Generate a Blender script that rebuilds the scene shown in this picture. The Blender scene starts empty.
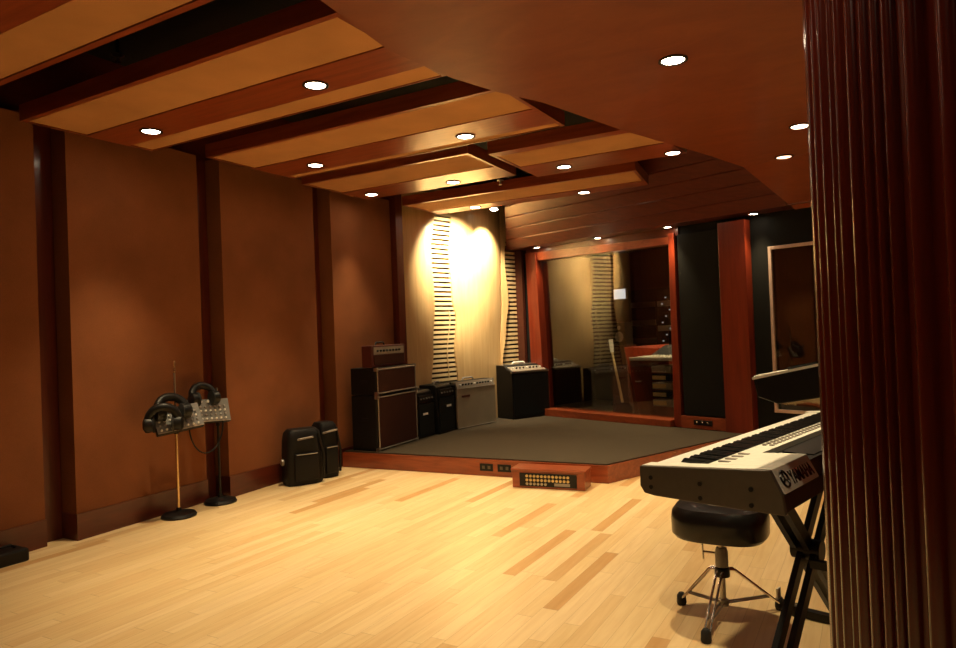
import bpy, bmesh, math, random
from mathutils import Vector, Matrix
random.seed(7)
R=math.radians
scene=bpy.context.scene
C=scene.collection
# ------------------------------------------------------------------ materials
def N(nt,t,x=0,y=0,**k):
    n=nt.nodes.new(t)
    for a,b in k.items(): setattr(n,a,b)
    return n
def base_mat(name):
    m=bpy.data.materials.new(name); m.use_nodes=True
    nt=m.node_tree; return m,nt,nt.nodes['Principled BSDF']
def S(b,**k):
    for a,v in k.items():
        b.inputs[a.replace('_',' ')].default_value=v
def c4(c): return (c[0],c[1],c[2],1)
def plain(name,col,rough=.5,metal=0,var=.12,scale=40,bump=0,coat=0,spec=.5):
    m,nt,b=base_mat(name); S(b,Roughness=rough,Metallic=metal); b.inputs['Coat Weight'].default_value=coat; b.inputs['Specular IOR Level'].default_value=spec
    g=N(nt,'ShaderNodeNewGeometry'); n=N(nt,'ShaderNodeTexNoise'); n.inputs['Scale'].default_value=scale; n.inputs['Detail'].default_value=3
    nt.links.new(g.outputs['Position'],n.inputs['Vector'])
    r=N(nt,'ShaderNodeValToRGB'); r.color_ramp.elements[0].position=.3; r.color_ramp.elements[1].position=.7
    r.color_ramp.elements[0].color=c4([x*(1-var) for x in col]); r.color_ramp.elements[1].color=c4([min(1,x*(1+var)) for x in col])
    nt.links.new(n.outputs['Fac'],r.inputs['Fac']); nt.links.new(r.outputs['Color'],b.inputs['Base Color'])
    if bump:
        bp=N(nt,'ShaderNodeBump'); bp.inputs['Strength'].default_value=bump; bp.inputs['Distance'].default_value=.003
        nt.links.new(n.outputs['Fac'],bp.inputs['Height']); nt.links.new(bp.outputs['Normal'],b.inputs['Normal'])
    return m
def wood(name,c1,c2,sc=(1.2,14,14),rough=.35,coat=.2,rot=0):
    m,nt,b=base_mat(name); S(b,Roughness=rough); b.inputs['Coat Weight'].default_value=coat; b.inputs['Coat Roughness'].default_value=.15
    g=N(nt,'ShaderNodeNewGeometry'); mp=N(nt,'ShaderNodeMapping'); mp.inputs['Scale'].default_value=sc; mp.inputs['Rotation'].default_value=(0,0,rot)
    n=N(nt,'ShaderNodeTexNoise'); n.inputs['Scale'].default_value=1.6; n.inputs['Detail'].default_value=8; n.inputs['Roughness'].default_value=.62; n.inputs['Distortion'].default_value=.6
    nt.links.new(g.outputs['Position'],mp.inputs['Vector']); nt.links.new(mp.outputs['Vector'],n.inputs['Vector'])
    r=N(nt,'ShaderNodeValToRGB'); r.color_ramp.elements[0].position=.32; r.color_ramp.elements[1].position=.68
    r.color_ramp.elements[0].color=c4(c1); r.color_ramp.elements[1].color=c4(c2)
    nt.links.new(n.outputs['Fac'],r.inputs['Fac']); nt.links.new(r.outputs['Color'],b.inputs['Base Color'])
    return m
def fabric(name,col,w=260,rough=.95,var=.25):
    m,nt,b=base_mat(name); S(b,Roughness=rough); b.inputs['Specular IOR Level'].default_value=.15
    g=N(nt,'ShaderNodeNewGeometry')
    n=N(nt,'ShaderNodeTexNoise'); n.inputs['Scale'].default_value=w; n.inputs['Detail'].default_value=2
    n2=N(nt,'ShaderNodeTexNoise'); n2.inputs['Scale'].default_value=2.2; n2.inputs['Detail'].default_value=3
    nt.links.new(g.outputs['Position'],n.inputs['Vector']); nt.links.new(g.outputs['Position'],n2.inputs['Vector'])
    ad=N(nt,'ShaderNodeMath',operation='ADD'); nt.links.new(n.outputs['Fac'],ad.inputs[0]); nt.links.new(n2.outputs['Fac'],ad.inputs[1])
    hf=N(nt,'ShaderNodeMath',operation='MULTIPLY'); hf.inputs[1].default_value=.5; nt.links.new(ad.outputs[0],hf.inputs[0])
    r=N(nt,'ShaderNodeValToRGB'); r.color_ramp.elements[0].position=.3; r.color_ramp.elements[1].position=.7
    r.color_ramp.elements[0].color=c4([x*(1-var) for x in col]); r.color_ramp.elements[1].color=c4([x*(1+var) for x in col])
    nt.links.new(hf.outputs[0],r.inputs['Fac']); nt.links.new(r.outputs['Color'],b.inputs['Base Color'])
    bp=N(nt,'ShaderNodeBump'); bp.inputs['Strength'].default_value=.3; bp.inputs['Distance'].default_value=.002
    nt.links.new(n.outputs['Fac'],bp.inputs['Height']); nt.links.new(bp.outputs['Normal'],b.inputs['Normal'])
    return m
def emit(name,col,s):
    m,nt,b=base_mat(name); nt.nodes.remove(b); e=N(nt,'ShaderNodeEmission'); e.inputs[0].default_value=c4(col); e.inputs[1].default_value=s
    nt.links.new(e.outputs[0],nt.nodes['Material Output'].inputs[0]); return m
def maple():
    m,nt,b=base_mat('maple_floor'); S(b,Roughness=.34); b.inputs['Coat Weight'].default_value=.12; b.inputs['Coat Roughness'].default_value=.25
    L=nt.links.new
    g=N(nt,'ShaderNodeNewGeometry'); sp=N(nt,'ShaderNodeSeparateXYZ'); L(g.outputs['Position'],sp.inputs[0])
    def M(op,a,bv=None):
        n=N(nt,'ShaderNodeMath',operation=op)
        if isinstance(a,(int,float)): n.inputs[0].default_value=a
        else: L(a,n.inputs[0])
        if bv is not None:
            if isinstance(bv,(int,float)): n.inputs[1].default_value=bv
            else: L(bv,n.inputs[1])
        return n.outputs[0]
    u=M('DIVIDE',sp.outputs['X'],.083); row=M('FLOOR',u); fu=M('FRACT',u)
    w1=N(nt,'ShaderNodeTexWhiteNoise',noise_dimensions='1D'); L(row,w1.inputs['W'])
    off=M('MULTIPLY',w1.outputs['Value'],7.3)
    v=M('ADD',M('DIVIDE',sp.outputs['Y'],.95),off); col=M('FLOOR',v); fv=M('FRACT',v)
    cb=N(nt,'ShaderNodeCombineXYZ'); L(row,cb.inputs[0]); L(col,cb.inputs[1])
    w2=N(nt,'ShaderNodeTexWhiteNoise',noise_dimensions='2D'); L(cb.outputs[0],w2.inputs['Vector'])
    r=N(nt,'ShaderNodeValToRGB'); cr=r.color_ramp
    cr.elements[0].position=0; cr.elements[0].color=(.60,.36,.15,1); cr.elements[1].position=1; cr.elements[1].color=(.84,.64,.37,1)
    for p,c in ((.06,(.60,.36,.15,1)),(.14,(.75,.53,.27,1)),(.5,(.80,.60,.32,1))):
        e=cr.elements.new(p*.6 if p<.5 else p); e.color=c
    L(w2.outputs['Value'],r.inputs['Fac'])
    mp=N(nt,'ShaderNodeMapping'); mp.inputs['Scale'].default_value=(22,1.6,1); L(g.outputs['Position'],mp.inputs['Vector'])
    n=N(nt,'ShaderNodeTexNoise'); n.inputs['Scale'].default_value=2; n.inputs['Detail'].default_value=7; n.inputs['Distortion'].default_value=.5
    n.noise_dimensions='4D'; L(mp.outputs[0],n.inputs['Vector']); L(M('MULTIPLY',w2.outputs['Value'],30),n.inputs['W'])
    gr=N(nt,'ShaderNodeValToRGB'); gr.color_ramp.elements[0].position=.3; gr.color_ramp.elements[0].color=(.80,.70,.58,1); gr.color_ramp.elements[1].position=.6; gr.color_ramp.elements[1].color=(1,1,1,1)
    L(n.outputs['Fac'],gr.inputs['Fac'])
    mx=N(nt,'ShaderNodeMix',data_type='RGBA',blend_type='MULTIPLY'); mx.inputs[0].default_value=.5
    L(r.outputs['Color'],mx.inputs[6]); L(gr.outputs['Color'],mx.inputs[7])
    s1=M('LESS_THAN',fu,.02); s2=M('LESS_THAN',fv,.003); s=M('MAXIMUM',s1,s2)
    m2=N(nt,'ShaderNodeMix',data_type='RGBA'); L(M('MULTIPLY',s,.55),m2.inputs[0]); L(mx.outputs[2],m2.inputs[6]); m2.inputs[7].default_value=(.30,.17,.07,1)
    L(m2.outputs[2],b.inputs['Base Color'])
    return m
MA={}
MA['maple']=maple()
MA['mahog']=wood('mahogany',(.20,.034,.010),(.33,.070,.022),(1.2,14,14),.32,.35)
MA['mahog_y']=wood('mahogany_along',(.17,.030,.009),(.29,.062,.02),(12,1.0,12),.32,.3)
MA['mahog_v']=wood('mahogany_upright',(.135,.015,.005),(.21,.028,.009),(14,14,1),.3,.4)
MA['column']=wood('dark_gloss_mahogany',(.058,.006,.0025),(.088,.010,.004),(9,9,.7),.22,.3)
MA['wceil']=wood('mahogany_veneer',(.19,.038,.012),(.26,.060,.018),(2.0,3.5,2),.42,.15,.5)
MA['plinth']=wood('dark_plinth_wood',(.075,.012,.005),(.12,.02,.008),(8,1,8),.35,.3)
MA['strip']=wood('dark_red_strip',(.075,.012,.005),(.12,.02,.008),(14,14,1),.35,.2)
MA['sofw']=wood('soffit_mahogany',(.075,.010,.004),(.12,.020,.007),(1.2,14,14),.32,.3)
MA['walnut']=wood('dark_wood',(.055,.012,.006),(.09,.02,.01),(10,10,1),.4,.2)
MA['fab']=fabric('tan_fabric',(.225,.080,.031))
MA['fabc']=fabric('tan_ceiling_fabric',(.52,.26,.11))
MA['blackfab']=fabric('black_fabric',(.010,.010,.009))
MA['black']=plain('black_plastic',(.008,.007,.007),.42,spec=.3)
MA['tolex']=plain('black_tolex',(.006,.005,.005),.5,bump=.6,scale=300,spec=.25)
MA['ceil']=plain('black_ceiling',(.006,.005,.005),.9)
MA['carpet']=plain('grey_carpet',(.060,.046,.031),.97,var=.3,scale=220,bump=1,spec=.1)
MA['ply']=wood('pale_bent_plywood',(.50,.31,.13),(.62,.42,.20),(9,9,.6),.5,.1)
MA['slat']=wood('pale_slat_wood',(.58,.42,.22),(.66,.50,.28),(3,3,9),.5,.05)
MA['gap']=plain('dark_backing',(.07,.05,.028),.9)
MA['chrome']=plain('chrome',(.75,.72,.68),.18,1,var=.05)
MA['steel']=plain('brushed_steel',(.45,.42,.38),.35,1,var=.08)
MA['brass']=plain('brassy_tube',(.72,.50,.26),.25,.9,var=.05)
MA['silver']=plain('silver_plastic',(.78,.78,.70),.42,.1,var=.05)
MA['keywhite']=plain('white_keys',(.85,.83,.76),.3,var=.03)
MA['keyblack']=plain('black_keys',(.01,.01,.01),.25)
MA['grey']=plain('grey_plastic',(.27,.24,.21),.5,var=.06)
MA['cheek']=plain('dark_taupe_plastic',(.085,.070,.052),.45,.1,var=.05)
MA['mixface']=plain('mixer_face',(.21,.21,.205),.4,.2,var=.1)
MA['greycloth']=fabric('silver_grille_cloth',(.30,.255,.18),300)
MA['browncloth']=fabric('brown_grille_cloth',(.042,.014,.008),300)
MA['piping']=plain('silver_piping',(.36,.31,.25),.35,.4,var=.05)
MA['redtolex']=plain('oxblood_tolex',(.07,.012,.009),.4,bump=.4,scale=300)
MA['white']=plain('white_paint',(.8,.78,.74),.4,var=.03)
MA['paper']=plain('paper',(.75,.74,.66),.7,var=.05)
MA['leather']=plain('black_vinyl',(.008,.007,.0065),.28,var=.1,coat=.15,spec=.35)
MA['rubber']=plain('black_rubber',(.01,.01,.01),.7)
MA['doorrail']=plain('pinkish_aluminium',(.62,.46,.38),.35,.3,var=.05)
MA['gold']=plain('gold_jack_rings',(.65,.5,.25),.3,.7,var=.05)
MA['lens']=emit('lamp_lens',(1,.80,.56),40)
MA['lensdim']=emit('lamp_lens_soft',(1,.62,.34),6)
MA['screen']=emit('screen_glow',(.9,.9,.95),1.0)
MA['led']=emit('indicator_glow',(.9,.88,.85),.35)
def glass():
    m,nt,b=base_mat('window_glass'); nt.nodes.remove(b)
    t=N(nt,'ShaderNodeBsdfTransparent'); t.inputs[0].default_value=(.86,.86,.82,1)
    gl=N(nt,'ShaderNodeBsdfGlossy'); gl.inputs['Roughness'].default_value=.012; gl.inputs[0].default_value=(1,.97,.9,1)
    fr=N(nt,'ShaderNodeFresnel')
    gg=N(nt,'ShaderNodeNewGeometry'); mm=N(nt,'ShaderNodeMath',operation='MULTIPLY_ADD'); mm.inputs[1].default_value=1/1.85-1.85; mm.inputs[2].default_value=1.85
    nt.links.new(gg.outputs['Backfacing'],mm.inputs[0]); nt.links.new(mm.outputs[0],fr.inputs[0])
    mx=N(nt,'ShaderNodeMixShader'); nt.links.new(fr.outputs[0],mx.inputs[0]); nt.links.new(t.outputs[0],mx.inputs[1]); nt.links.new(gl.outputs[0],mx.inputs[2])
    nt.links.new(mx.outputs[0],nt.nodes['Material Output'].inputs[0]); return m
MA['glass']=glass()
# ------------------------------------------------------------------ mesh helper
class MB:
    def __init__(s): s.bm=bmesh.new()
    def _x(s,vs,M): 
        if M is not None: bmesh.ops.transform(s.bm,matrix=M,verts=vs)
    def box(s,a,b,M=None,bev=0):
        vs=[s.bm.verts.new(p) for p in [(x,y,z) for x in (a[0],b[0]) for y in (a[1],b[1]) for z in (a[2],b[2])]]
        f=[(0,1,3,2),(4,6,7,5),(0,4,5,1),(2,3,7,6),(0,2,6,4),(1,5,7,3)]
        fs=[s.bm.faces.new([vs[i] for i in q]) for q in f]
        if bev:
            es=list({e for q in fs for e in q.edges})
            r=bmesh.ops.bevel(s.bm,geom=es,offset=bev,segments=2,affect='EDGES',profile=.5)
            vs=list({v for v in r['verts']}|{v for v in vs if v.is_valid})
        s._x(vs,M); return s
    def prism(s,pts,z0,z1,M=None):
        lo=[s.bm.verts.new((p[0],p[1],z0)) for p in pts]; hi=[s.bm.verts.new((p[0],p[1],z1)) for p in pts]
        n=len(pts); s.bm.faces.new(lo[::-1]); s.bm.faces.new(hi)
        for i in range(n): s.bm.faces.new((lo[i],lo[(i+1)%n],hi[(i+1)%n],hi[i]))
        s._x(lo+hi,M); return s
    def hexa(s,lo,hi):
        lo=[s.bm.verts.new(p) for p in lo]; hi=[s.bm.verts.new(p) for p in hi]
        n=len(lo); s.bm.faces.new(lo[::-1]); s.bm.faces.new(hi)
        for i in range(n): s.bm.faces.new((lo[i],lo[(i+1)%n],hi[(i+1)%n],hi[i]))
        return s
    def lathe(s,prof,seg=32,M=None,sx=1,sy=1,sq=2):
        rings=[];vs=[]
        for r,z in prof:
            ring=[]
            for i in range(seg):
                a=2*math.pi*i/seg; c,q=math.cos(a),math.sin(a)
                k=(abs(c)**sq+abs(q)**sq)**(-1/sq)
                ring.append(s.bm.verts.new((max(r,1e-4)*c*k*sx,max(r,1e-4)*q*k*sy,z)))
            rings.append(ring); vs+=ring
        for a,b in zip(rings,rings[1:]):
            for i in range(seg): s.bm.faces.new((a[i],a[(i+1)%seg],b[(i+1)%seg],b[i]))
        s.bm.faces.new(rings[0][::-1]); s.bm.faces.new(rings[-1])
        s._x(vs,M); return s
    def tube(s,pts,r,seg=10,close=False):
        pts=[Vector(p) for p in pts]; n=len(pts); rr=r if isinstance(r,(list,tuple)) else [r]*n
        rings=[]; prev=None
        for i,p in enumerate(pts):
            if close: d=(pts[(i+1)%n]-pts[i-1])
            else: d=(pts[min(i+1,n-1)]-pts[max(i-1,0)])
            d.normalize()
            if prev is None: up=Vector((0,0,1)) if abs(d.z)<.9 else Vector((1,0,0)); a=d.cross(up).normalized()
            else: a=(prev-d*prev.dot(d)).normalized()
            prev=a; b=d.cross(a)
            rings.append([s.bm.verts.new(p+(a*math.cos(2*math.pi*k/seg)+b*math.sin(2*math.pi*k/seg))*rr[i]) for k in range(seg)])
        m=n if close else n-1
        for i in range(m):
            a,b=rings[i],rings[(i+1)%n]
            for k in range(seg): s.bm.faces.new((a[k],a[(k+1)%seg],b[(k+1)%seg],b[k]))
        if not close: s.bm.faces.new(rings[0][::-1]); s.bm.faces.new(rings[-1])
        return s
    def bar(s,p,q,w,h):
        p,q=Vector(p),Vector(q); d=(q-p); L=d.length; d.normalize()
        up=Vector((0,0,1)) if abs(d.z)<.95 else Vector((1,0,0))
        x=d.cross(up).normalized(); z=x.cross(d)
        M=Matrix((( x.x,d.x,z.x,p.x),(x.y,d.y,z.y,p.y),(x.z,d.z,z.z,p.z),(0,0,0,1)))
        return s.box((-w/2,0,-h/2),(w/2,L,h/2),M)
    def build(s,name,mat,parent=None,smooth=False,bev=0):
        bmesh.ops.remove_doubles(s.bm,verts=s.bm.verts,dist=1e-6)
        bmesh.ops.recalc_face_normals(s.bm,faces=s.bm.faces)
        me=bpy.data.meshes.new(name); s.bm.to_mesh(me); s.bm.free()
        me.materials.append(MA[mat] if isinstance(mat,str) else mat)
        if smooth: 
            for p in me.polygons: p.use_smooth=True
            try: me.set_sharp_from_angle(angle=R(38))
            except Exception: pass
        o=bpy.data.objects.new(name,me); C.objects.link(o)
        if parent: o.parent=parent
        if bev:
            md=o.modifiers.new('bevel','BEVEL'); md.width=bev; md.segments=2; md.limit_method='ANGLE'
        return o
def thing(name,label,cat,loc=(0,0,0),rz=0,group=None,rot=None):
    o=bpy.data.objects.new(name,None); o.empty_display_size=.1; C.objects.link(o)
    o.location=loc; o.rotation_euler=rot if rot else (0,0,rz); o['label']=label; o['category']=cat
    if group: o['group']=group
    return o
def tag(o,label,cat,group=None,loc=None,rz=None):
    o['label']=label; o['category']=cat
    if group: o['group']=group
    if loc: o.location=loc
    if rz is not None: o.rotation_euler=(0,0,rz)
    return o
def struct(o): o['kind']='structure'; return o
def sthing(name):
    o=bpy.data.objects.new(name,None); C.objects.link(o); o['kind']='structure'; return o
def T(x,y,z): return Matrix.Translation((x,y,z))
def RX(a): return Matrix.Rotation(a,4,'X')
def RY(a): return Matrix.Rotation(a,4,'Y')
def RZ(a): return Matrix.Rotation(a,4,'Z')
# ------------------------------------------------------------------ shell
CZ=3.7
struct(MB().box((-6.2,-3.2,-.1),(3.2,13,0)).build('floor','maple'))
struct(MB().box((-6.2,-3.2,CZ),(3.2,13,CZ+.1)).build('ceiling','ceil'))
struct(MB().box((-5.45,-3.2,0),(-5.262,7.0,CZ)).build('wall_left','plinth'))
struct(MB().box((-5.45,-3.3,0),(1.9,-3.15,CZ)).build('wall_back','fab'))
struct(MB().box((1.75,-3.2,0),(1.9,7.4,CZ)).build('wall_right','mahog_v'))
# wall line of the control-room side:  point(t, off) with off>0 towards the room
A0=Vector((-4.25,9.2,0)); U=Vector((.9443,-.3291,0)); NN=Vector((-.3291,-.9443,0))
WM=Matrix(((U.x,-NN.x,0,A0.x),(U.y,-NN.y,0,A0.y),(0,0,1,0),(0,0,0,1)))  # local x=t, local y=away from the room, z up
WA=math.atan2(U.y,U.x)
ST=.17 # stage height
# front wall pieces
for a,b in (((-.95,0,0),(-.16,.15,CZ)),((-.16,0,2.52),(2.40,.15,CZ)),((-.16,0,0),(2.40,.15,ST)),((2.40,0,0),(3.5,.15,CZ)),((3.5,0,2.2),(4.9,.15,CZ)),((3.5,0,0),(4.9,.15,.41)),((4.9,0,0),(6.5,.15,CZ))):
    o=MB().box(a,b).build('wall_front','blackfab'); struct(o); o.matrix_world=WM
# wave wall backing
B0=Vector((-5.12,6.9,0)); V=Vector((.2251,.9743,0)); VN=Vector((.9743,-.2251,0))
VM=Matrix(((V.x,VN.x,0,B0.x),(V.y,VN.y,0,B0.y),(0,0,1,0),(0,0,0,1)))  # local x = along wall, local y = into the room
VR=Matrix(((V.x,-VN.x,0,B0.x),(V.y,-VN.y,0,B0.y),(0,0,1,0),(0,0,0,1)))  # same line, right-handed: local y points into the wall
o=MB().box((-.02,.075,0),(2.62,.25,CZ)).build('wall_corner','gap'); struct(o); o.matrix_world=VR
# ------------------------------------------------------------------ left wall fabric panels
panels=[(-2.9,-1.55,'behind the viewpoint, nearest the back wall'),(-1.5,-.05,None),(0,1.36,None),(1.43,2.83,None),(2.89,4.20,None),(4.26,5.66,None),(5.72,6.85,None)]
plabels={1:'tan fabric wall panel left of the panel cut by the photo edge',2:'tan fabric wall panel outside the left edge of the view',
 3:'tan fabric wall panel at the left edge, with a black box at its foot',4:'tall tan fabric wall panel behind the two headphone mixer stands',
 5:'tan fabric wall panel behind the black soft equipment cases',6:'tan fabric wall panel nearest the stage, above the guitar cabinet stack',0:'tan fabric wall panel nearest the back wall'}
for i,(y0,y1,_) in enumerate(panels):
    if i<2: continue
    t=thing('acoustic_panel',plabels[i],'wall panel',(-5.24,y0,0),0,'tan fabric panels on the left wall')
    L=y1-y0; strip=.115 if i<6 else .0; Lf=L-strip
    x0=.185; x1=.10 if i<6 else .14
    MB().prism([(0,0),(x0,0),(x1,Lf),(0,Lf)],.19,3.06).build('fabric_face','fab',t)
    MB().prism([(0,-.004),(x0+.012,-.004),(x1+.012,Lf+.004),(0,Lf+.004)],0,.19).build('plinth','plinth',t)
    if strip: MB().box((0,Lf+.01,0),(.012,L+.05,3.06)).build('wood_strip','strip',t)
# upright mahogany at the stage corner
struct(MB().box((-5.24,6.86,0),(-5.02,7.0,CZ-.2)).build('trim_1','strip'))
# ------------------------------------------------------------------ stage
st=thing('stage_platform','low mahogany stage platform topped with grey carpet','stage',(0,0,0))
poly=[(-5.02,5.74),(-2.1,5.92),(-1.22,8.05),(-4.25,9.1),(-4.60,9.05),(-5.02,7.3)]
MB().prism(poly,.0,ST-.012).build('skirt','mahog',st)
inner=[(-5.01,5.765),(-2.115,5.94),(-1.25,8.04),(-4.25,9.09),(-4.58,9.04),(-5.01,7.3)]
MB().prism(inner,ST-.012,ST).build('carpet','carpet',st)
def front(x): return 5.74+(x+5.02)*.18/2.92
for x in (-3.30,-3.11):
    a=math.atan2(.18,2.92)
    M_=T(x,front(x),.085)@RZ(a)
    o=MB().box((-.07,-.008,-.035),(.07,.0,.035),M_).build('outlet_plate','black',st)
    for dx in (-.03,.03): MB().box((dx-.014,-.011,-.015),(dx+.014,-.008,.015),M_).build('socket','cheek',o)
# patch box
pb=thing('patch_box','mahogany box of audio sockets set into the front edge of the stage','patch box',(-2.53,5.64,0),R(7))
MB().box((-.33,-.10,0),(.33,.12,.15)).build('box_body','mahog',pb,bev=.004)
MB().box((-.34,-.11,.15),(.34,.12,.172)).build('lid','mahog',pb,bev=.004)
pl=MB().box((-.26,-.106,.02),(.26,-.10,.135)).build('socket_panel','black',pb)
for r,(zz,ns) in enumerate(((.11,12),(.075,12),(.042,6))):
    for k in range(ns):
        MB().lathe([(.0125,0),(.0125,.006),(.008,.007),(.008,.004)],12,T(-.19+k*.034,-.105,zz)@RX(R(90))).build('socket','gold' if r<2 else 'steel',pl)
MB().box((.06,-.108,.03),(.20,-.105,.055)).build('label_strip','grey',pl)
# ------------------------------------------------------------------ wavy diffuser wall
def interp(tab,z):
    tab=sorted(tab)
    if z<=tab[0][0]: return tab[0][1]
    for (a,p),(b,q) in zip(tab,tab[1:]):
        if z<=b:
            f=(z-a)/(b-a); f=f*f*(3-2*f); return p+(q-p)*f
    return tab[-1][1]
def sheet(name,lt,rt,prof,z0,z1,mat,parent,nz=48,nx=20,th=.022):
    m=MB(); bm=m.bm; fr=[];bk=[]
    for i in range(nz+1):
        z=z0+(z1-z0)*i/nz; a,b=interp(lt,z),interp(rt,z); r1=[];r2=[]
        for j in range(nx+1):
            f=j/nx; y=prof(f,z)
            r1.append(bm.verts.new((a+(b-a)*f,-y,z))); r2.append(bm.verts.new((a+(b-a)*f,th-y,z)))
        fr.append(r1);bk.append(r2)
    for i in range(nz):
        for j in range(nx):
            bm.faces.new((fr[i][j],fr[i][j+1],fr[i+1][j+1],fr[i+1][j])); bm.faces.new((bk[i][j],bk[i+1][j],bk[i+1][j+1],bk[i][j+1]))
        bm.faces.new((fr[i][0],fr[i+1][0],bk[i+1][0],bk[i][0])); bm.faces.new((fr[i][nx],bk[i][nx],bk[i+1][nx],fr[i+1][nx]))
    for j in range(nx):
        bm.faces.new((fr[0][j],bk[0][j],bk[0][j+1],fr[0][j+1])); bm.faces.new((fr[nz][j],fr[nz][j+1],bk[nz][j+1],bk[nz][j]))
    return m.build(name,mat,parent,smooth=True)
wv=thing('wavy_wood_diffuser','pale wood wall diffuser of bent boards and slats lit by two spotlights','wall diffuser',(0,0,0)); wv.matrix_world=VR
ZT=3.35
e1=[(.17,.58),(.74,.56),(1.19,.62),(1.84,.69),(2.5,.66),(3.1,.75)]
e2=[(.17,1.10),(.76,1.08),(1.17,1.04),(1.6,1.09),(1.84,1.03),(2.4,1.00),(3.0,1.06)]
e3=[(.17,1.92),(1.1,1.96),(1.85,2.03),(2.9,2.05)]
e4=[(.17,1.90),(.95,1.97),(1.41,2.07),(1.85,2.15),(2.44,2.10),(3,2.16)]
sheet('bent_board',[(0,.02),(3.3,.02)],[(z,t-.07) for z,t in e1],lambda f,z:-.04+.13*f**1.5+.012*math.sin(z*2.1)*f,ST,ZT,'ply',wv)
sheet('bent_board',[(z,t+.0) for z,t in e2],[(z,t+.02) for z,t in e3],lambda f,z:(.05+.09*max(0,min(1,(z-.7)/1.5)))*math.sin(math.pi*f)**.8+.015*math.sin(z*2+f*3)*math.sin(math.pi*f),ST,ZT,'ply',wv)
sheet('bent_board',e3,e4,lambda f,z:.02+.02*f,ST,ZT,'ply',wv,nx=6)
def slats(l,r,name='slats'):
    m=MB(); z=ST+.03
    while z<ZT:
        a,b=interp(l,z)-.14,interp(r,z)+.10
        b=min(b,2.58)
        m.box((a,.012,z),(b,.045,z+.036)); z+=.063
    return m.build(name,'slat',wv)
slats([(z,t) for z,t in e1],e2); slats(e4,[(0,2.56),(3,2.56)])
m=MB(); m.tube([Vector((interp(e2,z)-.10-.07*(1.9-z)/1.2 if z<1.9 else interp(e2,z)-.10,.002,z)) for z in [.8+.1*k for k in range(10)]],.007,6)
m.build('upright_rod','slat',wv)
struct(MB().box((-.42,-.02,ST),(-.20,.03,2.7),WM@T(-.0,-.06,0)).build('trim_2','walnut'))
# ------------------------------------------------------------------ control room window
wf=sthing('window_1'); wf.matrix_world=WM
D=-.09
def wq(name,pts,mat,parent,y0=D,y1=.10):   # pts (t,z) quad extruded through the wall
    m=MB(); m.hexa([Vector((t,y0,z)) for t,z in pts],[Vector((t,y1,z)) for t,z in pts]); o=m.build(name,mat,parent,bev=.004)
    if parent is None: o.matrix_world=WM
    return o
wq('frame_jamb',[(-.06,ST),(.18,ST),(.10,2.52),(-.10,2.52)],'mahog_v',wf)
wq('frame_jamb',[(2.28,ST),(2.38,ST),(2.38,2.50),(2.30,2.50)],'mahog_v',wf,D+.03)
wq('frame_header',[(.10,2.40),(2.30,2.37),(2.30,2.46),(.10,2.52)],'mahog',wf,D+.035)
wq('head_board',[(-.14,2.52),(.10,2.52),(2.30,2.465),(2.42,2.46),(2.42,2.575),(-.14,2.585)],'sofw',wf,-.03,-.002)
wq('frame_sill',[(.19,ST),(2.28,ST),(2.28,.25),(.19,.27)],'mahog',wf,D-.05)
wq('glass_pane',[(.13,.24),(2.29,.24),(2.29,2.42),(.10,2.42)],'glass',wf,.03,.036)
# black speaker-cloth panel right of the window
bp=thing('black_cloth_panel','tall black cloth panel in a red frame between window and post','wall panel',(0,0,0)); bp.matrix_world=WM
wq('cloth',[(2.42,.32),(2.97,.32),(2.97,2.47),(2.42,2.47)],'blackfab',bp,-.055,-.002)
wq('lower_frame',[(2.39,ST),(2.99,ST),(2.99,.31),(2.39,.31)],'mahog',bp,-.08,-.002)
vt=wq('vent_plate',[(2.56,.215),(2.80,.215),(2.80,.275),(2.56,.275)],'black',bp,-.09,-.08)
for k in range(3): MB().lathe([(.012,0),(.012,.008),(.004,.012)],10,T(2.61+.07*k,-.09,.25)@RX(R(90))).build('connector','chrome',vt)
struct(wq('trim_3',[(2.99,.0),(3.31,.0),(3.31,2.52),(2.99,2.52)],'mahog_v',None,-.13,-.002))
# right-hand window with light metal frame
w2=sthing('window_2'); w2.matrix_world=WM
for nm,p in (('frame_jamb',[(3.50,.41),(3.535,.41),(3.535,2.2),(3.50,2.2)]),('frame_header',[(3.535,2.165),(4.86,2.165),(4.86,2.2),(3.535,2.2)]),('frame_sill',[(3.535,.41),(4.86,.41),(4.86,.445),(3.535,.445)]),('frame_jamb',[(4.86,.41),(4.895,.41),(4.895,2.2),(4.86,2.2)])):
    wq(nm,p,'doorrail',w2,-.012,.02)
wq('glass_pane',[(3.52,.43),(4.87,.43),(4.87,2.18),(3.52,2.18)],'glass',w2,.005,.011)
# ------------------------------------------------------------------ plank soffit above the stage
def wp(t,off,z): v=A0+U*t+NN*off; return Vector((v.x,v.y,z))
sf=sthing('ceiling_soffit')
def quad_slab(name,pts,th,mat,parent):
    m=MB(); m.hexa([Vector(p) for p in pts],[Vector(p)+Vector((0,0,th)) for p in pts]); return m.build(name,mat,parent,bev=.006)
TR=5.6
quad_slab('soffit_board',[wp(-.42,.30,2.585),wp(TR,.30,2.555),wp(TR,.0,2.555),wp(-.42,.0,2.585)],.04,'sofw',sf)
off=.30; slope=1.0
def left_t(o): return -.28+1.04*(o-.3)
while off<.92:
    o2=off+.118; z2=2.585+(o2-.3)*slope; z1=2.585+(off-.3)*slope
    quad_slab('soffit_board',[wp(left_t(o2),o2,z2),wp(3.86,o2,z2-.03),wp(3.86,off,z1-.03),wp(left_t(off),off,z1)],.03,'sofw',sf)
    off=o2+.010
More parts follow.
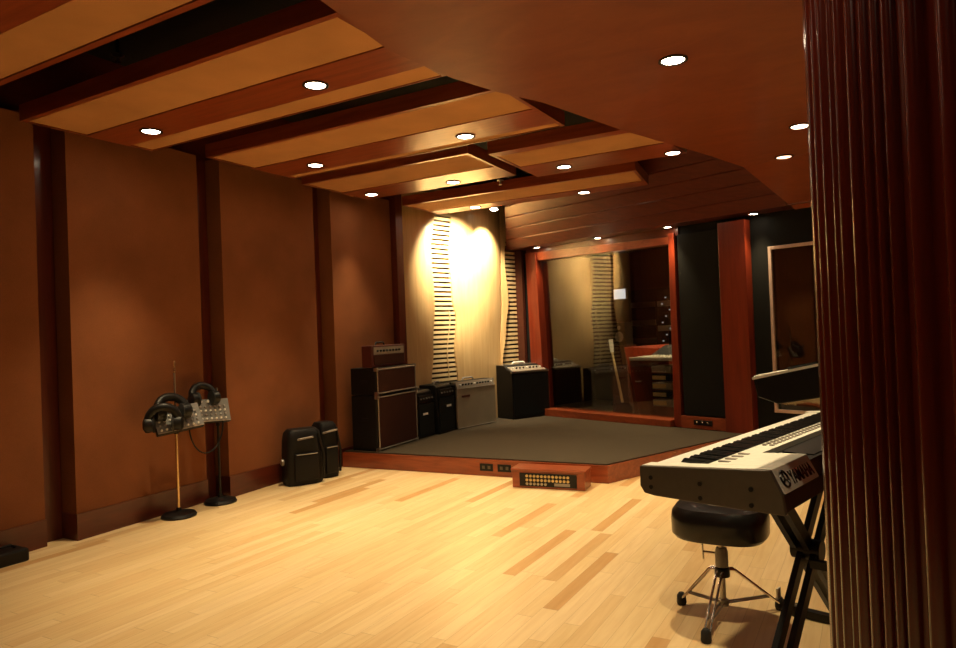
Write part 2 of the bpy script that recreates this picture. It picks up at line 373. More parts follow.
# ------------------------------------------------------------------ mahogany dropped ceiling on the right
edge=[(-2.0,-3.1),(-2.0,2.24),(-2.08,2.84),(-2.02,3.35),(-1.92,3.7),(-1.77,4.06),(-1.55,4.97),(-1.21,6.05),(-.99,6.86),(1.7,5.94),(1.7,-3.1)]
struct(MB().prism(edge,2.85,3.0).build('ceiling_panelled','wceil'))
lo=[Vector((-.99,6.86,2.85)),Vector((1.7,5.94,2.85)),wp(6.2,.16,2.53),wp(3.88,.16,2.53)]
struct(MB().hexa(lo,[p+Vector((0,0,.06)) for p in lo]).build('ceiling_panelled_slope','wceil'))
# ------------------------------------------------------------------ ceiling clouds
def cloud(label,x0,x1,y0,y1,strips,z=2.95,h=.11,shear=(0,0)):
    """strips: list of (ya,yb) fabric insets.  shear: x shift of left/right end at far edge"""
    t=thing('ceiling_cloud',label,'ceiling panel',(0,0,z),0,'hanging wood and fabric ceiling clouds')
    sl,sr=shear
    def xe(y): f=(y-y0)/(y1-y0); return x0+sl*f,x1+sr*f
    a,b=xe(y0),xe(y1)
    MB().hexa([(a[0],y0,.03),(a[1],y0,.03),(b[1],y1,.03),(b[0],y1,.03)],[(a[0],y0,h),(a[1],y0,h),(b[1],y1,h),(b[0],y1,h)]).build('wood_box','mahog',t)
    # lower rim boards
    ys=[y0]+[q for s_ in strips for q in s_]+[y1]
    for i in range(0,len(ys),2):
        ya,yb=ys[i],ys[i+1]
        if yb-ya<.005: continue
        p,q=xe(ya),xe(yb)
        MB().hexa([(p[0],ya,0),(p[1],ya,0),(q[1],yb,0),(q[0],yb,0)],[(p[0],ya,.03),(p[1],ya,.03),(q[1],yb,.03),(q[0],yb,.03)]).build('wood_board','mahog',t)
    for ya,yb in strips:
        p,q=xe(ya),xe(yb); e=.035; g=.008
        MB().hexa([(p[0]+e,ya+g,.004),(p[1]-e,ya+g,.004),(q[1]-e,yb-g,.004),(q[0]+e,yb-g,.004)],[(p[0]+e,ya+g,.03),(p[1]-e,ya+g,.03),(q[1]-e,yb-g,.03),(q[0]+e,yb-g,.03)]).build('fabric_panel','fabc',t)
        for sgn,(u0,u1) in ((0,(p[0],q[0])),(1,(p[1]-e+.004,q[1]-e+.004))):
            MB().hexa([(u0,ya,0),(u0+e-.004,ya,0),(u1+e-.004,yb,0),(u1,yb,0)],[(u0,ya,.03),(u0+e-.004,ya,.03),(u1+e-.004,yb,.03),(u1,yb,.03)]).build('end_rim','mahog_y',t)
    return t
cloud('hanging ceiling cloud nearest the viewpoint, crossing the top left corner',-4.95,-2.1,.75,2.14,[(.80,1.25),(1.79,2.10)])
cloud('longest hanging ceiling cloud, second from the viewpoint',-4.97,-2.16,2.54,3.53,[(2.58,2.99),(3.33,3.52)])
cloud('hanging ceiling cloud in mid room, third from the viewpoint',-4.80,-1.98,3.91,4.93,[(3.95,4.42),(4.82,4.92)])
cloud('short hanging ceiling cloud left of the dark cross gap',-4.92,-2.98,5.16,6.20,[(5.20,5.74)],shear=(0,-.05))
cloud('short hanging ceiling cloud right of the dark cross gap',-2.86,-1.5,5.30,6.40,[(5.42,5.92)],shear=(-.03,.10))
cloud('hanging ceiling cloud over the stage, furthest from the viewpoint',-4.84,-1.98,6.76,7.58,[(6.80,7.32)],shear=(0,-.1))
# ------------------------------------------------------------------ downlights
WARM=(1.0,.77,.43); K=3.5
def spot(name,loc,watt,cone=100,aim=None,blend=.9,col=WARM,rad=.045):
    l=bpy.data.lights.new(name,'SPOT'); l.energy=watt*K; l.color=col; l.spot_size=R(cone); l.spot_blend=blend; l.shadow_soft_size=rad
    o=bpy.data.objects.new(name,l); C.objects.link(o); o.location=loc
    if aim is not None:
        d=Vector(aim)-Vector(loc); o.rotation_euler=d.to_track_quat('-Z','Y').to_euler()
    return o
def downlight(loc,label,watt=60,r=.062,mat='lens',cone=78,group='recessed ceiling downlights',aim=None,tilt=None,blend=1.0):
    x,y,z=loc
    t=thing('downlight',label,'ceiling lamp',(x,y,z),0,group)
    if tilt: t.rotation_euler=tilt
    MB().lathe([(r+.016,0.0),(r+.018,-.006),(r+.004,-.009),(r,-.004),(r,-.001)],28).build('trim_ring','black',t,smooth=True)
    MB().lathe([(r-.002,-.0005),(r-.003,-.004),(r*.5,-.006)],28).build('lamp','%s'%mat,t,smooth=True)
    if watt: spot('downlight_glow',(x,y,z-.035),watt,cone,aim,blend)
DL=[((-4.49,3.19,2.95),'ceiling downlight at the left end of the second cloud',52),
((-2.90,3.19,2.95),'ceiling downlight at the right end of the second cloud',78),
((-4.27,4.66,2.95),'ceiling downlight at the left end of the third cloud',60),
((-2.73,4.70,2.95),'ceiling downlight at the right end of the third cloud',78),
((-4.70,6.00,2.95),'ceiling downlight on the short cloud, above the guitar cabinets',32),
((-3.68,6.05,2.95),'ceiling downlight on the short cloud beside the cross gap',30),
((-2.50,6.16,2.95),'left one of two ceiling downlights right of the cross gap',50),
((-1.50,6.30,2.95),'ceiling downlight touching the mahogany ceiling edge',40),
((-4.22,7.44,2.95),'ceiling downlight on the furthest cloud, near the diffuser wall',10),
((-2.80,7.47,2.95),'ceiling downlight on the furthest cloud, right half',30),
((-.89,3.83,2.85),'large round downlight in the mahogany ceiling, nearest one',50),
((-.41,5.70,2.85),'mahogany ceiling downlight half hidden by the fluted column',30),
((-.62,6.68,2.85),'small mahogany ceiling downlight near the fluted column',10)]
for p,l,wt in DL: downlight(p,l,wt,cone=66 if p[0]<-4 else (125 if p[:2]==(-.89,3.83) else 80),mat='lens' if p!=(-.62,6.68,2.85) else 'lensdim')
for t_,l in ((.20,'soffit downlight above the left end of the control room window'),(1.30,'soffit downlight above the middle of the control room window'),(2.36,'soffit downlight above the right frame of the control room window'),(3.43,'soffit downlight in front of the mahogany post')):
    p=wp(t_,.15,2.577-.005*t_); downlight(p,l,20,r=.045,cone=66)
t=thing('spotlight','small black can spotlight above the diffuser wall, pointing down at it','ceiling lamp',(-4.35,8.18,3.04),R(80),rot=(R(-12),0,R(13)))
MB().lathe([(.055,0),(.058,.0),(.058,.12),(.03,.15)],24).build('can','black',t,smooth=True)
MB().lathe([(.052,-.001),(.045,-.006)],24).build('lamp','lens',t)
MB().lathe([(.012,.14),(.012,.62)],12).build('stem','black',t)
# beams on the diffuser wall (same fittings, tilted)
a1=VM@Vector((.95,.02,2.4)); a2=VM@Vector((1.60,.1,2.15))
spot('diffuser_spot',(-4.22,7.44,2.91),240,80,a1,1,(1,.83,.52),.03)
spot('diffuser_spot',(-4.35,8.18,2.99),130,84,a2,1,(1,.83,.52),.03)
# unseen lamps (rest of the ceiling); one added to light the keyboard rear plate
for p,wt,l in (((-4.2,1.5,2.95),4,'ceiling downlight on the nearest cloud, left end, out of view'),((-2.7,1.5,2.95),22,'ceiling downlight on the nearest cloud, right end, out of view'),((-.25,2.45,2.85),44,'mahogany ceiling downlight above the keyboards'),((-.15,1.2,2.85),15,'added ceiling downlight before the fluted column, lighting the keyboard rear plate'),((-.9,-.2,2.85),40,'mahogany ceiling downlight behind the viewpoint'),((.6,-.6,2.85),30,'mahogany ceiling downlight behind the fluted column side')):
    downlight(p,l,wt)
# sprinklers
def sprinkler(loc,label,top):
    t=thing('sprinkler_head',label,'sprinkler',loc,0)
    MB().lathe([(.012,.05),(.012,top-loc[2])],12).build('pipe','black',t)
    MB().lathe([(.035,.05),(.040,.044),(.012,.035),(.010,.0)],16).build('collar','steel',t,smooth=True)
    MB().lathe([(.022,0),(.022,-.004)],12).build('deflector','chrome',t)
sprinkler((-4.20,2.76,3.25),'fire sprinkler in the dark gap before the longest cloud',CZ)
sprinkler((-3.40,6.56,2.97),'small fire sprinkler in the gap before the furthest cloud',CZ)
# ------------------------------------------------------------------ fluted column
ang=[192.3,195.6,201.1,204.7,207.7,212.4,215.9,218.8,221.8,226.7,233.0]
a=240.
while a<540: ang.append(a); a+=6.2 if a<300 else 5
ang=[x for x in ang if x<549]
full=ang+[192.3+360]
CX,CY,CR=.401,1.548,.485
pts=[]
for i in range(len(full)-1):
    pv=full[i-1] if i>0 else full[-2]-360
    lo=(pv+full[i])/2 if i>0 else (full[-2]-360+full[0])/2
    hi=(full[i]+full[i+1])/2
    for k in range(19):
        f=k/19; th=lo+(hi-lo)*f
        c=full[i]; x=(th-c)/((c-lo) if th<c else (hi-c)); x=max(-1,min(1,x))
        hw=R((hi-lo)/2)*CR
        r=CR+min(.015,hw*.7)*math.sqrt(max(0,1-(x/.62)**2))
        pts.append((CX+r*math.cos(R(th)),CY+r*math.sin(R(th))))
cl=MB().prism(pts,0,2.86).build('fluted_column','column',smooth=True)
for p in cl.data.polygons: p.use_smooth=len(p.vertices)==4
tag(cl,'large round fluted column in glossy dark mahogany at the right edge','column')
# ------------------------------------------------------------------ headphone mixer stands
def mic_stand(x,y,label,tube,top):
    t=thing('microphone_stand',label,'stand',(x,y,0),0,'round base stands holding headphone mixers')
    MB().lathe([(.135,0),(.137,.012),(.125,.030),(.05,.042),(.022,.05),(.018,.075)],36).build('base','black',t,smooth=True)
    MB().lathe([(.011,.07),(.011,.70)],14).build('lower_tube',tube,t,smooth=True)
    MB().lathe([(.018,.67),(.018,.72),(.013,.73)],14).build('clutch','black',t,smooth=True)
    MB().lathe([(.008,.72),(.008,top)],12).build('upper_tube','steel',t,smooth=True)
    return t
mic_stand(-4.93,3.64,'chrome stand with black round base, the nearer of two','brass',1.16)
mic_stand(-4.99,4.10,'dark stand with black round base, the further of two','black',1.0)
m=MB().lathe([(.008,0),(.010,.03),(.005,.06),(.011,.085),(.006,.10)],12); tag(m.build('clip_adapter','brass',smooth=True),'small metal tip on top of the nearer stand','adapter',loc=(-4.93,3.64,1.161))
def mixer(loc,rot,label):
    t=thing('headphone_mixer',label,'mixer',loc,0,'grey personal headphone mixers',rot=rot)
    # local: x width, z height, front -y
    MB().box((-.185,-.0,-.105),(.185,.045,.105),bev=.008).build('body','black',t)
    f=MB().box((-.18,-.006,-.10),(.18,.0,.10)).build('faceplate','mixface',t)
    for r in range(4):
        for k in range(8):
            MB().lathe([(.009,0),(.008,.012),(.004,.013)],10,T(-.15+k*.041,-.006,-.075+r*.036)@RX(R(90))).build('knob','steel' if r%2 else 'white',f)
    for k in range(3): MB().lathe([(.013,0),(.011,.016),(.004,.017)],12,T(-.06+k*.06,-.006,.078)@RX(R(90))).build('knob','white',f)
    MB().box((-.18,-.0065,-.0995),(.18,-.0055,-.092)).build('edge_strip','piping',f)
    br=MB().tube([(0,.045,-.02),(0,.075,-.02)],.02,12).build('bracket','black',t)
    return t
mixer((-4.86,3.61,.80),(R(-28),R(-6),R(72)),'grey headphone mixer on the nearer stand, with knobs in rows')
mixer((-4.97,3.99,.815),(R(-22),R(2),R(72)),'grey headphone mixer on the further stand, partly behind the other')
def headphones(loc,rz,label,s=1,tilt=0):
    t=thing('headphones',label,'headphones',loc,0,'black headphones hung over the mixers',rot=(tilt,0,rz))
    arc=[(.088*s*math.cos(a),0,.088*s*math.sin(a)+.02) for a in [math.pi*k/16 for k in range(17)]]
    MB().tube(arc,.028*s,10).build('headband','black',t,smooth=True)
    for sg in (-1,1):
        o=MB().lathe([(.020*s,-.030*s),(.047*s,-.026*s),(.053*s,.0),(.050*s,.02*s),(.030*s,.034*s)],24,T(sg*.088*s,0,-.01)@RY(R(90)*sg)).build('ear_cup','black',t,smooth=True)
        MB().lathe([(.052*s,-.024*s),(.056*s,-.034*s),(.030*s,-.040*s)],24,T(sg*.088*s,0,-.01)@RY(R(90)*sg)).build('ear_pad','rubber',o,smooth=True)
headphones((-4.86,3.56,.865),R(72),'black headphones draped over the nearer mixer',1.2,R(-30))
headphones((-4.85,3.47,.785),R(50),'black headphones hanging at the left end of the nearer mixer',1.2,R(10))
headphones((-4.98,3.96,.93),R(80),'black headphones lying on top of the further mixer',1.1,R(-30))
cb=[( -4.90,3.86+.17*math.cos(a)+.05,.72+.25*math.sin(a)) for a in [math.pi+math.pi*k/20 for k in range(21)]]
tag(MB().tube(cb,.006,8).build('headphone_cable','black',smooth=True),'black cable loop hanging below the two headphone mixers','cable')
# floor box at the far left wall foot
fb=thing('floor_box','small black box on the floor by the wall at the left edge','box',(-5.0,2.36,0),R(0))
MB().box((-.09,-.13,0),(.09,.13,.085),bev=.012).build('case','black',fb); MB().tube([(-.02,-.1,.08),(0,-.06,.11),(0,.06,.11),(-.02,.1,.08)],.008,8).build('handle','black',fb)
# ------------------------------------------------------------------ soft cases
def case(loc,rz,w,d,h,label,top=.8):
    t=thing('equipment_case',label,'case',loc,rz,'black soft cases standing by the left wall')
    m=MB(); L=[]
    n=28
    def ring(sc,z):
        return [( (w/2)*sc*(abs(math.cos(a))**.45)*(1 if math.cos(a)>=0 else -1), (d/2)*sc*(abs(math.sin(a))**.45)*(1 if math.sin(a)>=0 else -1), z) for a in [2*math.pi*k/n for k in range(n)]]
    prof=[(.93,.0),(1.0,.03),(1.0,h*.45),(.95,h*.8),(.88,h*.94),(.70,h)]
    rs=[[m.bm.verts.new(p) for p in ring(*q)] for q in prof]
    for a_,b_ in zip(rs,rs[1:]):
        for k in range(n): m.bm.faces.new((a_[k],a_[(k+1)%n],b_[(k+1)%n],b_[k]))
    m.bm.faces.new(rs[0][::-1]); m.bm.faces.new(rs[-1])
    m.build('shell','tolex',t,smooth=True)
    pk=MB().box((-w*.33,-d/2-.025,h*.08),(w*.33,-d/2+.01,h*.58),bev=.02).build('pocket','tolex',t,smooth=True)
    MB().tube([(-w*.28,-d/2-.027,h*.56),(w*.28,-d/2-.027,h*.56)],.004,6).build('zip','steel',pk)
    MB().tube([(-.075,-d*.42,h*.82),(-.06,-d*.42-.04,h*.84),(.06,-d*.42-.04,h*.86),(.075,-d*.42,h*.84)],.010,8).build('handle','grey',t,smooth=True)
    MB().tube([(w*.36,-d*.42,h*.9),(w*.47,-d*.53,h*.5),(w*.45,-d*.50,.05)],.012,8).build('strap','black',t,smooth=True)
    MB().lathe([(.034,0),(.034,.02),(.015,.03)],18,T(-w/2-.0,0.0,h*.42)@RY(R(-90))).build('latch','steel',t,smooth=True)
    return t
case((-4.86,4.97,0),R(64),.37,.24,.53,'larger black soft equipment case with handle, nearer of the pair')
case((-4.87,5.30,0),R(75),.22,.24,.55,'narrower black soft equipment case, tucked next to the stage step')
# ------------------------------------------------------------------ amplifiers (local: x width, front -y)
def cab(loc,rz,w,d,h,label,grille,shell,pipe,name='guitar_cabinet',cat='speaker cabinet',group=None):
    t=thing(name,label,cat,loc,rz,group)
    MB().box((-w/2,-d/2+.02,0),(w/2,d/2,h),bev=.012).build('shell',shell,t)
    MB().box((-w/2+.022,-d/2+.004,.03),(w/2-.022,-d/2+.022,h-.03)).build('grille',grille,t)
    m=MB()
    m.tube([(-w/2+.012,-d/2+.006,.018),(w/2-.012,-d/2+.006,.018),(w/2-.012,-d/2+.006,h-.018),(-w/2+.012,-d/2+.006,h-.018)],.0085,8,close=True)
    m.build('piping',pipe,t)
    for sx in (-1,1):
        for zz in (0,h):
            MB().box((sx*w/2-.022,-d/2-.002,zz-.0 if zz==0 else zz-.035),(sx*w/2+.004*0+.022*1 if sx<0 else w/2+.003,-d/2+.03,.035 if zz==0 else zz+.003)).build('corner','steel' if pipe=='piping' else 'black',t)
    return t
def side_handle(t,w,z,d=0):
    o=MB().box((-w/2-.006,-.04+d,z-.02),(-w/2+.002,.04+d,z+.02)).build('side_handle','black',t)
rz0=R(94)
c1_=cab((-4.79,6.225,ST),rz0,.80,.35,.59,'large guitar speaker cabinet with brown grille, bottom of the stack','browncloth','tolex','piping',group='stacked guitar cabinets')
side_handle(c1_,.80,.33)
c2_=cab((-4.79,6.225,ST+.596),rz0,.80,.35,.29,'shallow guitar speaker cabinet with brown grille, middle of the stack','browncloth','tolex','piping',group='stacked guitar cabinets')
side_handle(c2_,.80,.14)
hd=thing('amplifier_head','oxblood red amplifier head on top of the cabinet stack','amplifier',(-4.78,6.16,ST+.892),rz0)
MB().box((-.34,-.11,0),(.34,.02,.235),bev=.01).build('shell','redtolex',hd)
MB().box((-.30,-.118,.03),(.30,-.108,.125)).build('grille','browncloth',hd)
cp=MB().box((-.30,-.116,.135),(.30,-.108,.215)).build('control_panel','piping',hd)
for k in range(8): MB().lathe([(.013,0),(.011,.018),(.004,.019)],12,T(-.24+k*.062,-.116,.175)@RX(R(90))).build('knob','black',cp)
MB().tube([(-.09,.01,.235),(-.07,.01,.265),(.07,.01,.265),(.09,.01,.235)],.010,8).build('handle','black',hd)
def combo(loc,rz,w,d,h,label,logo=True,badge=(.0,.5)):
    t=thing('combo_amplifier',label,'amplifier',loc,rz,'black combo amplifiers')
    m=MB(); M_=RZ(R(90))@RX(R(90))
    prof=[(-d/2,0),(d/2,0),(d/2,h),(-d/2+.07,h),(-d/2+.035,h-.03)]
    lo=[(-w/2,y,z) for y,z in prof]; hi=[(w/2,y,z) for y,z in prof]
    m.hexa(lo,hi); m.build('shell','tolex',t,bev=.008)
    MB().box((-w/2+.02,-d/2-.006,.03),(w/2-.02,-d/2+.01,h-.16)).build('grille','blackfab',t)
    cpn=MB().box((-w/2+.03,-d/2-.004,h-.14),(w/2-.03,-d/2+.025,h-.06)).build('control_panel','black',t)
    for k in range(5): MB().lathe([(.010,0),(.009,.014),(.004,.015)],10,T(-w/2+.06+k*(w-.12)/4,-d/2-.004,h-.10)@RX(R(90))).build('knob','steel',cpn)
    MB().tube([(-.07,.0,h),(-.05,0,h+.03),(.05,0,h+.03),(.07,0,h)],.010,8).build('handle','grey',t)
    MB().box((-w*.1+badge[0],-d/2-.010,h*badge[1]-.012),(w*.18+badge[0],-d/2-.006,h*badge[1]+.012)).build('badge','white',t)
    return t
combo((-4.80,6.84,ST),R(93),.38,.28,.56,'black combo amplifier beside the cabinet stack, with small badge',badge=(-.05,.50))
combo((-4.76,7.24,ST),R(93),.39,.28,.60,'black combo amplifier with white badge beside the silver amplifier',badge=(.02,.55))
g=thing('combo_amplifier','silver grille combo amplifier with light piping on the stage','amplifier',(-4.66,7.865,ST),R(80.5))
MB().box((-.40,-.10,0),(.40,.08,.60),bev=.012).build('shell','tolex',g)
MB().box((-.385,-.128,.02),(.385,-.10,.505)).build('grille','greycloth',g)
MB().tube([(-.388,-.124,.014),(.388,-.124,.014),(.388,-.124,.512),(-.388,-.124,.512)],.008,8,close=True).build('piping','piping',g)
cpn=MB().hexa([(-.385,-.124,.52),(-.385,-.09,.52),(-.385,-.09,.60),(-.385,-.098,.60)],[(.385,-.124,.52),(.385,-.09,.52),(.385,-.09,.60),(.385,-.098,.60)]).build('control_panel','piping',g)
for k in range(12): MB().lathe([(.012,0),(.010,.02),(.004,.021)],12,T(-.32+k*.058,-.113,.56)@RX(R(75))).build('knob','black' if k not in (0,5,11) else 'white',cpn)
MB().box((-.30,-.132,.40),(-.14,-.127,.425)).build('badge','redtolex',g)
MB().tube([(-.12,.02,.60),(-.09,.02,.632),(.09,.02,.632),(.12,.02,.60)],.012,8).build('handle','grey',g)
for sx in (-1,1): MB().box((sx*.40-.02,-.105,.565),(sx*.40+.004,-.06,.603)).build('corner','steel',g)
b=thing('bass_amplifier','tall black bass amplifier with angled silver control panel','amplifier',(-4.385,8.885,ST),R(64))
prof=[(-.21,0),(.16,0),(.16,.74),(-.05,.74),(-.07,.715),(-.19,.66),(-.21,.64)]
MB().hexa([(-.33,y,z) for y,z in prof],[(.33,y,z) for y,z in prof]).build('shell','tolex',b,bev=.008)
MB().box((-.30,-.218,.04),(.30,-.205,.60)).build('grille','blackfab',b)
cpn=MB().hexa([(-.30,-.19,.665),(-.30,-.065,.722),(-.30,-.063,.712),(-.30,-.188,.655)],[(.30,-.19,.665),(.30,-.065,.722),(.30,-.063,.712),(.30,-.188,.655)]).build('control_panel','piping',b)
for k in range(9): MB().lathe([(.014,0),(.011,.02),(.004,.021)],12,T(-.24+k*.06,-.125,.695)@RX(R(24))).build('knob','black' if k%4 else 'white',cpn)
MB().box((-.335,-.215,.635),(.335,-.19,.66)).build('front_trim','steel',b)
MB().box((-.33,-.02,.74),(.33,.155,.748)).build('top_plate','steel',b)
MB().tube([(-.12,.06,.745),(-.09,.06,.775),(.09,.06,.775),(.12,.06,.745)],.012,8).build('handle','white',b)
# ------------------------------------------------------------------ drum throne
th=thing('drum_throne','black padded drum throne with chrome tripod, in front of the keyboard','stool',(-.665,3.42,0))
sr=.215
MB().lathe([(.14,.392),(sr*.93,.392),(sr,.41),(sr*1.01,.475),(sr*.985,.51),(sr*.90,.535),(sr*.6,.545),(.03,.54)],56,None,1,.88,3.0).build('seat','leather',th,smooth=True)
sd=th.children[0]
MB().lathe([(.030,0),(.045,.002),(.045,.004),(.030,.004)],28,T(-.01,-.03,.541)).build('emblem','grey',sd)
MB().lathe([(.014,.06),(.014,.392)],16).build('post','steel',th,smooth=True)
cl_=MB().lathe([(.028,.24),(.030,.25),(.030,.31),(.024,.33)],18).build('height_collar','grey',th,smooth=True)
MB().tube([(-.03,0,.30),(-.085,0,.30)],.006,8).tube([(-.085,-.0,.265),(-.088,0,.335)],.006,8).build('wing_screw','chrome',cl_)
MB().lathe([(.034,.195),(.036,.205),(.034,.235),(.024,.24)],18).build('leg_collar','black',th,smooth=True)
MB().lathe([(.022,.055),(.024,.062),(.024,.085),(.016,.09)],18).build('lower_collar','steel',th,smooth=True)
for q,(fx,fy) in enumerate(((-.215,.07),(-.02,-.305),(.225,.20))):
    d=Vector((fx,fy,0)).normalized(); n=Vector((-d.y,d.x,0))
    lg=MB()
    for s_ in (-1,1):
        o_=n*(.012*s_)
        lg.tube([d*.03+o_+Vector((0,0,.225)),d*.06+o_+Vector((0,0,.222)),Vector((fx,fy,.035))*.97+o_],.006,8)
    lo=lg.build('leg','chrome',th,smooth=True)
    bb=MB()
    mid=d*.03*.0+Vector((fx,fy,0))*.80+Vector((0,0,.072))
    for s_ in (-1,1): bb.tube([d*.02+n*(.010*s_)+Vector((0,0,.07)),mid+n*(.010*s_)],.0045,8)
    bb.build('brace','steel',lo,smooth=True)
    MB().lathe([(.020,0),(.024,.012),(.022,.045),(.012,.06)],14,T(fx,fy,0)).build('rubber_foot','rubber',lo,smooth=True)
# ------------------------------------------------------------------ keyboards (local: +y = along the keys away from camera, +x = rear)
ka=R(-13.7)
KX,KY=-.67,2.19
kb=thing('keyboard','silver stage keyboard seen from its right end, on the lower tier','keyboard',(KX,KY,.80),ka)
W_,L_=.415,1.62
# z local: underside profile
def kprof(x): return x
endp=[(0,.052),(.012,.035),(.10,.02),(.30,-.030),(W_-.01,-.045),(W_+.045,.03),(W_+.02,.12),(W_,.182),(.0,.150)]
def kslab(name,prof,y0,y1,mat,parent,bev=0):
    m=MB(); m.hexa([(x,y0,z) for x,z in prof],[(x,y1,z) for x,z in prof]); return m.build(name,mat,parent,bev=bev)
ck=kslab('end_cheek',[(0,.085),(.014,.063),(.05,.058),(.25,.055),(W_+.040,.055),(W_+.032,.112),(W_,.178),(0,.148)],0,.018,'cheek',kb,bev=.003)
for x,z in ((.04,.115),(.04,.085),(.205,.115),(.205,.072),(.36,.118),(.36,.072)):
    MB().lathe([(.007,0),(.007,.003)],12,T(x,0.001,z)@RX(R(90))).build('screw','black',ck)
kslab('case_bottom',[(.01,.066),(.05,.058),(.30,.056),(W_+.03,.056),(W_+.02,.10),(.01,.12)],.018,L_,'black',kb)
kslab('end_block',[(.0,.12),(.0,.148),(W_,.178),(W_,.10)],.018,.075,'silver',kb)
# rear logo plate
rp=kslab('rear_plate',[(W_-.03,.178),(W_+.001,.178),(W_+.036,.112),(W_+.02,.112),(W_-.03,.13)],.018,.305,'silver',kb,bev=.002)
kslab('top_plate',[(.20,.14),(.20,.163),(W_-.028,.176),(W_-.028,.14)],.075,.31,'silver',kb)
kslab('control_strip',[(.20,.14),(.20,.163),(.275,.168),(.275,.14)],.31,L_,'silver',kb)
kslab('rear_housing',[(.276,.09),(.276,.15),(W_,.155),(W_+.01,.09)],.311,L_,'black',kb)
kslab('end_block',[(.0,.12),(.0,.148),(.20,.160),(.20,.12)],L_-.06,L_,'silver',kb)
kslab('key_slip',[(.0,.075),(-.004,.135),(.022,.136),(.022,.075)],.019,L_,'silver',kb)
# keys
nw=61; kw=(L_-.06-.075)/nw
for k in range(nw):
    y=.075+k*kw
    MB().box((.022,y+.0006,.125),(.195,y+kw-.0006,.149)).build('white_key','keywhite',kb)
    n_=(60-k)%7
    if n_ not in (2,6) and k<nw-1 and k>0:
        m=MB(); yy=y+kw
        m.hexa([(.085,yy-.0065,.149),(.195,yy-.0065,.149),(.195,yy+.0065,.149),(.085,yy+.0065,.149)],[(.095,yy-.005,.163),(.195,yy-.005,.163),(.195,yy+.005,.163),(.095,yy+.005,.163)])
        m.build('black_key','keyblack',kb)
# buttons
m=MB()
for r in range(2):
    for k in range(22): m.box((.218+r*.024,.46+k*.036,.163),(.230+r*.024,.478+k*.036,.1705))
m.build('button_rows','grey',kb)
for k in range(4): MB().box((.215,.11+k*.05,.1625),(.25,.125+k*.05,.169)).build('slider','grey',kb)
MB().box((.30,.42,.15),(.40,.75,.158)).build('display','black',kb)
# logo text on the rear plate (normal = +x tilted down)
def text_mesh(s,size,mat,parent,M,name='lettering',ext=.001,spread=1.0):
    cu=bpy.data.curves.new('txt','FONT'); cu.body=s; cu.size=size; cu.extrude=ext; cu.align_x='LEFT'; cu.space_character=spread; cu.offset=size*.012
    o=bpy.data.objects.new('txt',cu); C.objects.link(o); bpy.context.view_layer.update()
    me=bpy.data.meshes.new_from_object(o.evaluated_get(bpy.context.evaluated_depsgraph_get())); bpy.data.objects.remove(o)
    me.name=name; me.transform(M); me.materials.clear(); me.materials.append(MA[mat])
    ob=bpy.data.objects.new(name,me); C.objects.link(ob); ob.parent=parent; return ob
# plate frame: text x = +y local, text y = up the slope, normal outwards
e_y=Vector((-.035,0,.066)).normalized(); e_x=Vector((0,1,0)); e_n=e_x.cross(e_y)
org=Vector((W_+.0290,.098,.1252))+e_n*.0012
PM=Matrix(((e_x.x,e_y.x,e_n.x,org.x),(e_x.y,e_y.y,e_n.y,org.y),(e_x.z,e_y.z,e_n.z,org.z),(0,0,0,1)))
text_mesh('YAMAHA',.056,'keyblack',rp,PM@Matrix.Diagonal((.80,1.0,1,1)),spread=1.0)
lg=MB()
lg.tube([PM@Vector((-.038+.023*math.cos(a),.023+.024*math.sin(a),.0)) for a in [2*math.pi*k/32 for k in range(32)]],.0035,6,close=True)
for k in range(3):
    a=math.pi/2+k*2*math.pi/3
    lg.tube([PM@Vector((-.038,.023,0)),PM@Vector((-.038+.020*math.cos(a),.023+.021*math.sin(a),0))],.003,6)
lg.build('round_emblem','keyblack',rp)
# upper keyboard
ub=thing('keyboard','thin dark keyboard with bright top edge, on the upper tier','keyboard',(-.285,2.14,1.163),rot=(0,R(-11.5),ka))
kslab('case',[(0.02,.012),(.0,.035),(.0,.066),(.26,.072),(.28,.04),(.25,-.005),(.06,-.008)],0,1.25,'black',ub,bev=.004)
kslab('front_edge',[(-.006,.064),(-.006,.080),(.012,.082),(.012,.066)],0,1.25,'keywhite',ub,bev=.002)
kslab('end_cap',[(-.003,.02),(-.003,.072),(.262,.076),(.282,.04),(.25,-.010),(.05,-.010)],-.014,0,'black',ub,bev=.003)
for k in range(36):
    MB().box((.012,.06+k*.0235+.0006,.067),(.13,.06+(k+1)*.0235-.0006,.079)).build('white_key','keywhite',ub)
    if (35-k)%7 not in (2,6) and 0<k<35:
        MB().box((.05,.06+(k+1)*.0235-.006,.079),(.13,.06+(k+1)*.0235+.006,.088)).build('black_key','keyblack',ub)
kslab('end_trim',[(-.005,.070),(-.005,.077),(.262,.083),(.262,.076)],-.016,.012,'keywhite',ub)
MB().lathe([(.010,0),(.009,.022),(.004,.023)],12,T(.20,.30,.076)).build('knob','chrome',ub)
MB().box((.15,.1,.070),(.24,.9,.076)).build('control_panel','steel',ub)
